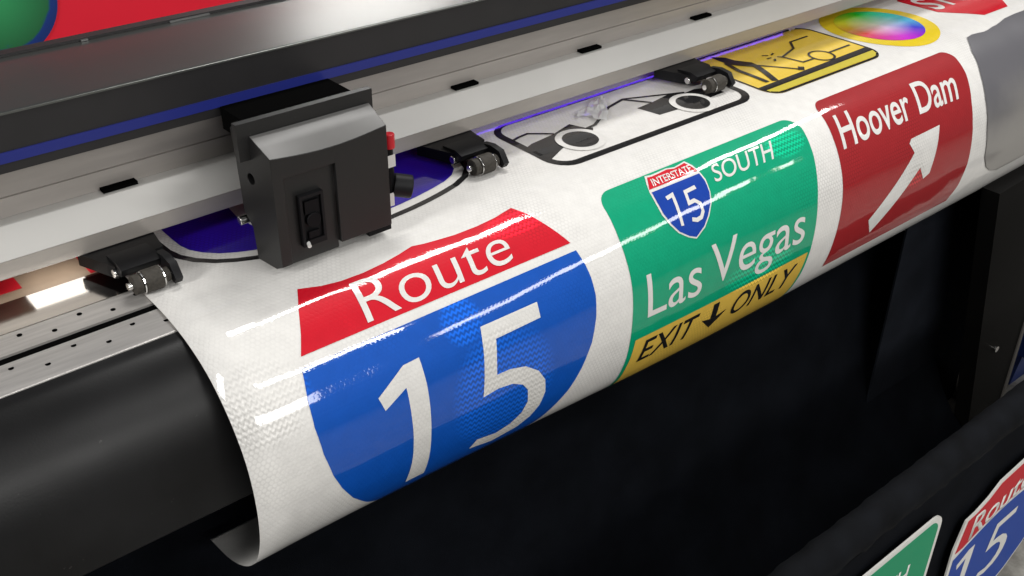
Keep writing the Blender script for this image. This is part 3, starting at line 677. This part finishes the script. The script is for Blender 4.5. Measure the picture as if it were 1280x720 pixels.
for (a, b) in (((1.4040, -.066), (1.4130, -.060)), ((1.4190, -.058), (1.4290, -.062)), ((1.3990, -.051), (1.4090, -.050)), ((1.4010, -.036), (1.4090, -.043)), ((1.4200, -.047), (1.4260, -.041))): add_stroke(bm, [a, b], .0035)
lay('digger', bm, M['p_black'], ys, 3)

# colour wheel
cw = lay('colour_wheel_print', add_ring(bmesh.new(), circle((1.695, -.037), .1040, 64), circle((1.695, -.037), .0780, 64)), M['p_ring'], SH, 1)
lay('wheel_disc', add_poly(bmesh.new(), circle((1.695, -.037), .0785, 64)), M['p_wheel'], cw, 2)

# stop sign
oc = [(1.948 + .1095 * math.cos(math.radians(22.5 + 45 * i)), -.055 + .1095 * math.sin(math.radians(22.5 + 45 * i))) for i in range(8)]
st = poly_part('stop_sign_print', [oc], M['p_red'], SH, 1)
lay('lettering', text_quad('STOP', (1.862, -.085), (2.038, -.085), (2.034, -.022), (1.858, -.020), bold=0.02), M['p_white'], st, 2)

# dark blue sign half under the beam
BB_OUT = [(0.3740, -0.2200), (0.3690, -0.1700), (0.3680, -0.1352), (0.3680, -0.1), (0.3690, -0.0766), (0.3739, -0.0567), (0.3856, -0.0369), (0.4025, -0.0196), (0.422, -0.0074), (0.4431, 0.0019), (0.4900, 0.0130), (0.5500, 0.0175), (0.6136, 0.0170), (0.6458, 0.0141), (0.6735, 0.0100), (0.7015, 0.0042), (0.7283, -0.0032), (0.7517, -0.0148), (0.7700, -0.0330), (0.7800, -0.0580), (0.7850, -0.0900), (0.7850, -0.1500), (0.7790, -0.2200)]
def inset(pts, d):
    c = Vector((.577, -.16)); out = []
    k = len(pts)
    for i, p in enumerate(pts):
        a = Vector(pts[max(0, i - 1)]); b = Vector(pts[min(k - 1, i + 1)]); t = (b - a).normalized(); n = Vector((-t[1], t[0]))
        if n.dot(c - Vector(p)) < 0: n = -n
        out.append(tuple(Vector(p) + n * d))
    return out
bo, bi_, bb_ = BB_OUT, inset(BB_OUT, .0085), inset(BB_OUT, .0215)
ib = poly_part('blue_sign_print', [bb_], M['p_indigo'], SH, 1)
bm = bmesh.new(); a = [bm.verts.new((u, -v, 0)) for u, v in bo]; b = [bm.verts.new((u, -v, 0)) for u, v in bi_]
for i in range(len(a) - 1): bm.faces.new((a[i], a[i + 1], b[i + 1], b[i]))
lay('black_rim', bm, M['p_black'], ib, 1)
poly_part('white_arc', [[(.4753, -.1300), (.4723, -.1035), (.4740, -.0849), (.4760, -.0700), (.4850, -.0560), (.5200, -.0560), (.5100, -.0800), (.4980, -.1000), (.4940, -.1300)]], M['p_white'], ib, 2)

# ------------------------------------------------------------------ grey plastic film wrapped over the sheet's far end
top = [(1.7801, .0857), (1.8000, .0832), (1.8189, .0850), (1.8350, .0872), (1.8514, .0865), (1.8700, .0835), (1.8852, .0828), (1.9050, .0795), (1.9262, .0751), (1.9671, .0732), (1.9989, .0735), (2.08, .066), (2.2, .07), (2.4, .062), (2.7, .065)]
low = [(1.7801, .0857), (1.7510, .1161), (1.7278, .1613), (1.7165, .1988), (1.7123, .2414), (1.7220, .2901), (1.7400, .3120), (1.7650, .3260), (1.7950, .3330), (1.8600, .333), (2.0, .330), (2.7, .330)]
gp = low[::-1][:-1] + top
bm = bmesh.new(); add_poly(bm, gp)
GF = map_bm(bm, 'plastic_film', M['film'], None, 4)
tag(GF, 'crinkled grey plastic film with ragged edge at the far end of the white sheet', 'plastic film')

# ------------------------------------------------------------------ little scraps
def scrap(name, c, sx, sy, h, m, seed, rz=0):
    rnd = random.Random(seed); bm = bmesh.new(); n = 9; g = []
    for i in range(n):
        row = []
        for j in range(n):
            a, b = i / (n - 1) - .5, j / (n - 1) - .5
            taper = 1 - .75 * (i / (n - 1))
            x = a * sx + rnd.uniform(-.06, .06) * sx; y = b * sy * taper + rnd.uniform(-.05, .05) * sy
            row.append(bm.verts.new((x, y, h * (rnd.random() * .8 + .2) * (1 - abs(b)))))
        g.append(row)
    for i in range(n - 1):
        for j in range(n - 1):
            bm.faces.new((g[i][j], g[i + 1][j], g[i + 1][j + 1])); bm.faces.new((g[i][j], g[i + 1][j + 1], g[i][j + 1]))
    bmesh.ops.solidify(bm, geom=bm.faces[:], thickness=0.0004)
    o = obj(name, bm, m); o.location = c; o.rotation_euler = (0, 0, rz); return o
s1 = scrap('film_scrap', (1.035, 1.034, .0025), .080, .046, .0055, M['foil'], 3, math.radians(35))
tag(s1, 'small crumpled scrap of shiny clear film lying on the car sign under the beam edge', 'film scrap')
s2 = scrap('film_scrap', (1.545, 1.085, .002), .030, .012, .010, M['foil'], 5, math.radians(75))
tag(s2, 'tiny shiny film sliver between the yellow sign and the colour wheel', 'film scrap')
t1 = obj('red_tape', PX([(1.066, -.0014), (1.104, -.0014), (1.104, -.0006), (1.066, -.0006)], .06, .222), M['red_tape'])
tag(t1, 'strip of bright red tape on the platen under the left end of the beam', 'tape')
t3 = obj('red_tape', PX([(1.050, -.0016), (1.098, -.0016), (1.098, -.0008), (1.050, -.0008)], .290, .3150), M['red_tape'])
tag(t3, 'short dark red tape bit behind the nearest pinch roller, beside the white sheet edge', 'tape')
# ------------------------------------------------------------------ fabric catcher below
FC = thing('media_catcher', 'black fabric catch basket hanging below the printer', 'catch basket', (1.0, .6, -.95))
def cloth(name, prof, x0, x1, m, amp, seed, nx=90, th=0.003):
    rnd = random.Random(seed); ph = [(rnd.uniform(3, 16), rnd.uniform(0, 6.28), rnd.uniform(.4, 1)) for _ in range(7)]
    pr = catmull(prof, 7); bm = bmesh.new(); rows = []
    for i in range(nx + 1):
        x = x0 + (x1 - x0) * i / nx; row = []
        for j, p in enumerate(pr):
            s = j / (len(pr) - 1)
            w = sum(a * math.sin(k * x * 2 + q + s * 3 * math.sin(q)) for k, q, a in ph) / 4 * amp
            row.append(bm.verts.new((x, p[0] + w, p[1] + w * .6)))
        rows.append(row)
    for i in range(nx):
        for j in range(len(pr) - 1): f = bm.faces.new((rows[i][j], rows[i + 1][j], rows[i + 1][j + 1], rows[i][j + 1])); f.smooth = True
    bmesh.ops.solidify(bm, geom=bm.faces[:], thickness=th)
    o = part(name, bm, m, FC, smooth=True); return o
cloth('hammock', [(.948, -.195), (.948, -.42), (.910, -.62), (.845, -.80), (.770, -.895), (.70, -.92), (.62, -.84), (.55, -.62), (.527, -.480)], XA, 1.955, M['fabric'], .008, 2)
part('dark_backing', BX(1.70, 2.215, .862, .866, -.95, -.20), M['fabric'], FC)  # added black sheet that keeps the space behind the leg dark
def sleeve():
    rnd = random.Random(4); bm = bmesh.new(); nx, nk = 420, 18; rows = []
    for i in range(nx + 1):
        x = XA + (2.35 - XA) * i / nx; row = []
        for j in range(nk):
            a = 2 * PI * j / nk
            wr = .0009 * math.sin(95 * x + 2.2 * a) * (0.5 + 0.5 * math.sin(7 * x + 1)) + .0004 * math.sin(41 * x - 3 * a + math.sin(9 * x)) + .0005 * math.sin(190 * x + 4 * a)
            r = .026 + wr
            row.append(bm.verts.new((x, .515 + r * math.cos(a), -.470 + r * math.sin(a))))
        rows.append(row)
    for i in range(nx):
        for j in range(nk): f = bm.faces.new((rows[i][j], rows[i + 1][j], rows[i + 1][(j + 1) % nk], rows[i][(j + 1) % nk])); f.smooth = True
    bm.faces.new(rows[0]); bm.faces.new(rows[-1][::-1])
    return part('rail_sleeve', bm, M['fabric_fold'], FC, smooth=True)
sleeve()
cloth('front_panel', [(.490, -.475), (.495, -.60), (.497, -.75), (.500, -.897)], XA, 2.35, M['fabric'], .003, 9)

# road sign samples hung on the front panel (flat sheets, facing the operator)
def plate(name, outline, m, y, th, parent=None):
    bm = prism_y(bmesh.new(), outline, y - th, y)
    if parent is None: return obj(name, bm, m)
    bmesh.ops.recalc_face_normals(bm, faces=bm.faces); me = bpy.data.meshes.new(name); bm.to_mesh(me); bm.free()
    return link(name, me, m, parent)
def flat(name, bm, m, y, parent):       # a (x, -z) drawing set upright at depth y
    for v in bm.verts: v.co = (v.co.x, y, v.co.y)
    bm.normal_update()
    bmesh.ops.solidify(bm, geom=bm.faces[:], thickness=0.0003)
    bmesh.ops.recalc_face_normals(bm, faces=bm.faces); me = bpy.data.meshes.new(name); bm.to_mesh(me); bm.free()
    return link(name, me, m, parent)
YP = .4835
def scaled(pts, k, c): return [(c[0] + (x - c[0]) * k, c[1] + (z - c[1]) * k) for x, z in pts]
OUT = [(1.357, -.602), (1.385, -.600), (1.420, -.590), (1.452, -.572), (1.53, -.566), (1.608, -.572), (1.640, -.590), (1.675, -.600), (1.703, -.602), (1.718, -.660), (1.716, -.720), (1.695, -.785), (1.655, -.835), (1.60, -.872), (1.53, -.895), (1.46, -.872), (1.405, -.835), (1.365, -.785), (1.344, -.720), (1.342, -.660)]
rs = plate('route_sign', OUT, M['tin_white'], YP, .003)
tag(rs, 'blue and red Route 15 shield sample with white rim hung on the black fabric front', 'road sign')
INN = scaled(OUT, .955, (1.53, -.73))
top_ = [p for p in INN if p[1] > -.645]
arc = [(1.352 + (1.708 - 1.352) * i / 16, -.672 + .030 * math.sin(PI * i / 16) - .006) for i in range(17)]
redp = [(1.352, -.672)] + INN[0:9] + [(1.708, -.672)] + [(x, z) for x, z in arc[::-1]][1:-1]
bluep = [(x, z - .009) for x, z in arc] + INN[10:19]
plate('red_band', redp, M['tin_red'], YP - .0032, .0005, rs)
plate('blue_field', bluep, M['tin_blue'], YP - .0032, .0005, rs)
flat('lettering', text_quad('Route', (1.390, .612), (1.580, .600), (1.578, .645), (1.386, .663), bold=0.01), M['tin_white'], YP - .0042, rs)
def tf(pts):    # digits of the big shield, moved onto this one
    return [(1.372 + (u - .4728) * (.190 / .2326), .692 + (v - .199) * (.125 / .171)) for u, v in pts]
for P_ in (ONE, FIVE):
    bm = bmesh.new(); add_poly(bm, tf(P_)); bmesh.ops.triangulate(bm, faces=bm.faces[:]); flat('digit', bm, M['tin_white'], YP - .0042, rs)
gs = plate('green_sign', [(x, -z) for x, z in rrect(.83, 1.262, .520, .860, .030)], M['tin_white'], YP, .003)
tag(gs, 'green SOUTH road sign sample with white rim hung on the black fabric front', 'road sign')
plate('green_field', [(x, -z) for x, z in rrect(.839, 1.252, .530, .851, .024)], M['tin_green'], YP - .0032, .0005, gs)
flat('lettering', text_quad('SOUTH', (1.030, .585), (1.190, .585), (1.190, .622), (1.030, .622), bold=0.004), M['tin_white'], YP - .0042, gs)

# ------------------------------------------------------------------ blue bin on the floor
bn = thing('storage_bin', 'blue plastic storage bin on the speckled floor behind the printer leg', 'bin', (2.55, 1.0, -.95))
bm = bmesh.new()
lo = [bm.verts.new(c) for c in ((2.255, .80, -.95), (2.85, .80, -.95), (2.85, 1.15, -.95), (2.255, 1.15, -.95))]
hi = [bm.verts.new(c) for c in ((2.24, .785, -.845), (2.87, .785, -.845), (2.87, 1.17, -.845), (2.24, 1.17, -.845))]
for i in range(4): bm.faces.new((lo[i], lo[(i + 1) % 4], hi[(i + 1) % 4], hi[i]))
bm.faces.new(lo[::-1]); bm.faces.new(hi)
part('bin_body', bm, M['bin'], bn, bevel=0.01)
part('bin_lid', BX(2.225, 2.885, .77, 1.185, -.843, -.68), M['bin'], bn, bevel=0.012)

# ------------------------------------------------------------------ red banner with a globe behind the cover
bg = obj('red_banner', BX(-.6, 3.2, 1.42, 1.424, -.30, .285), M['red_banner'])
tag(bg, 'bright red printed banner with a blue and green globe standing behind the printer', 'banner')
bm = bmesh.new(); prism_y(bm, [(.360 + .0695 * math.cos(2 * PI * i / 64), .192 + .0695 * math.sin(2 * PI * i / 64)) for i in range(64)], 1.4185, 1.4198)
me = bpy.data.meshes.new('globe_print'); bmesh.ops.recalc_face_normals(bm, faces=bm.faces); bm.to_mesh(me); bm.free(); link('globe_print', me, M['globe'], bg)
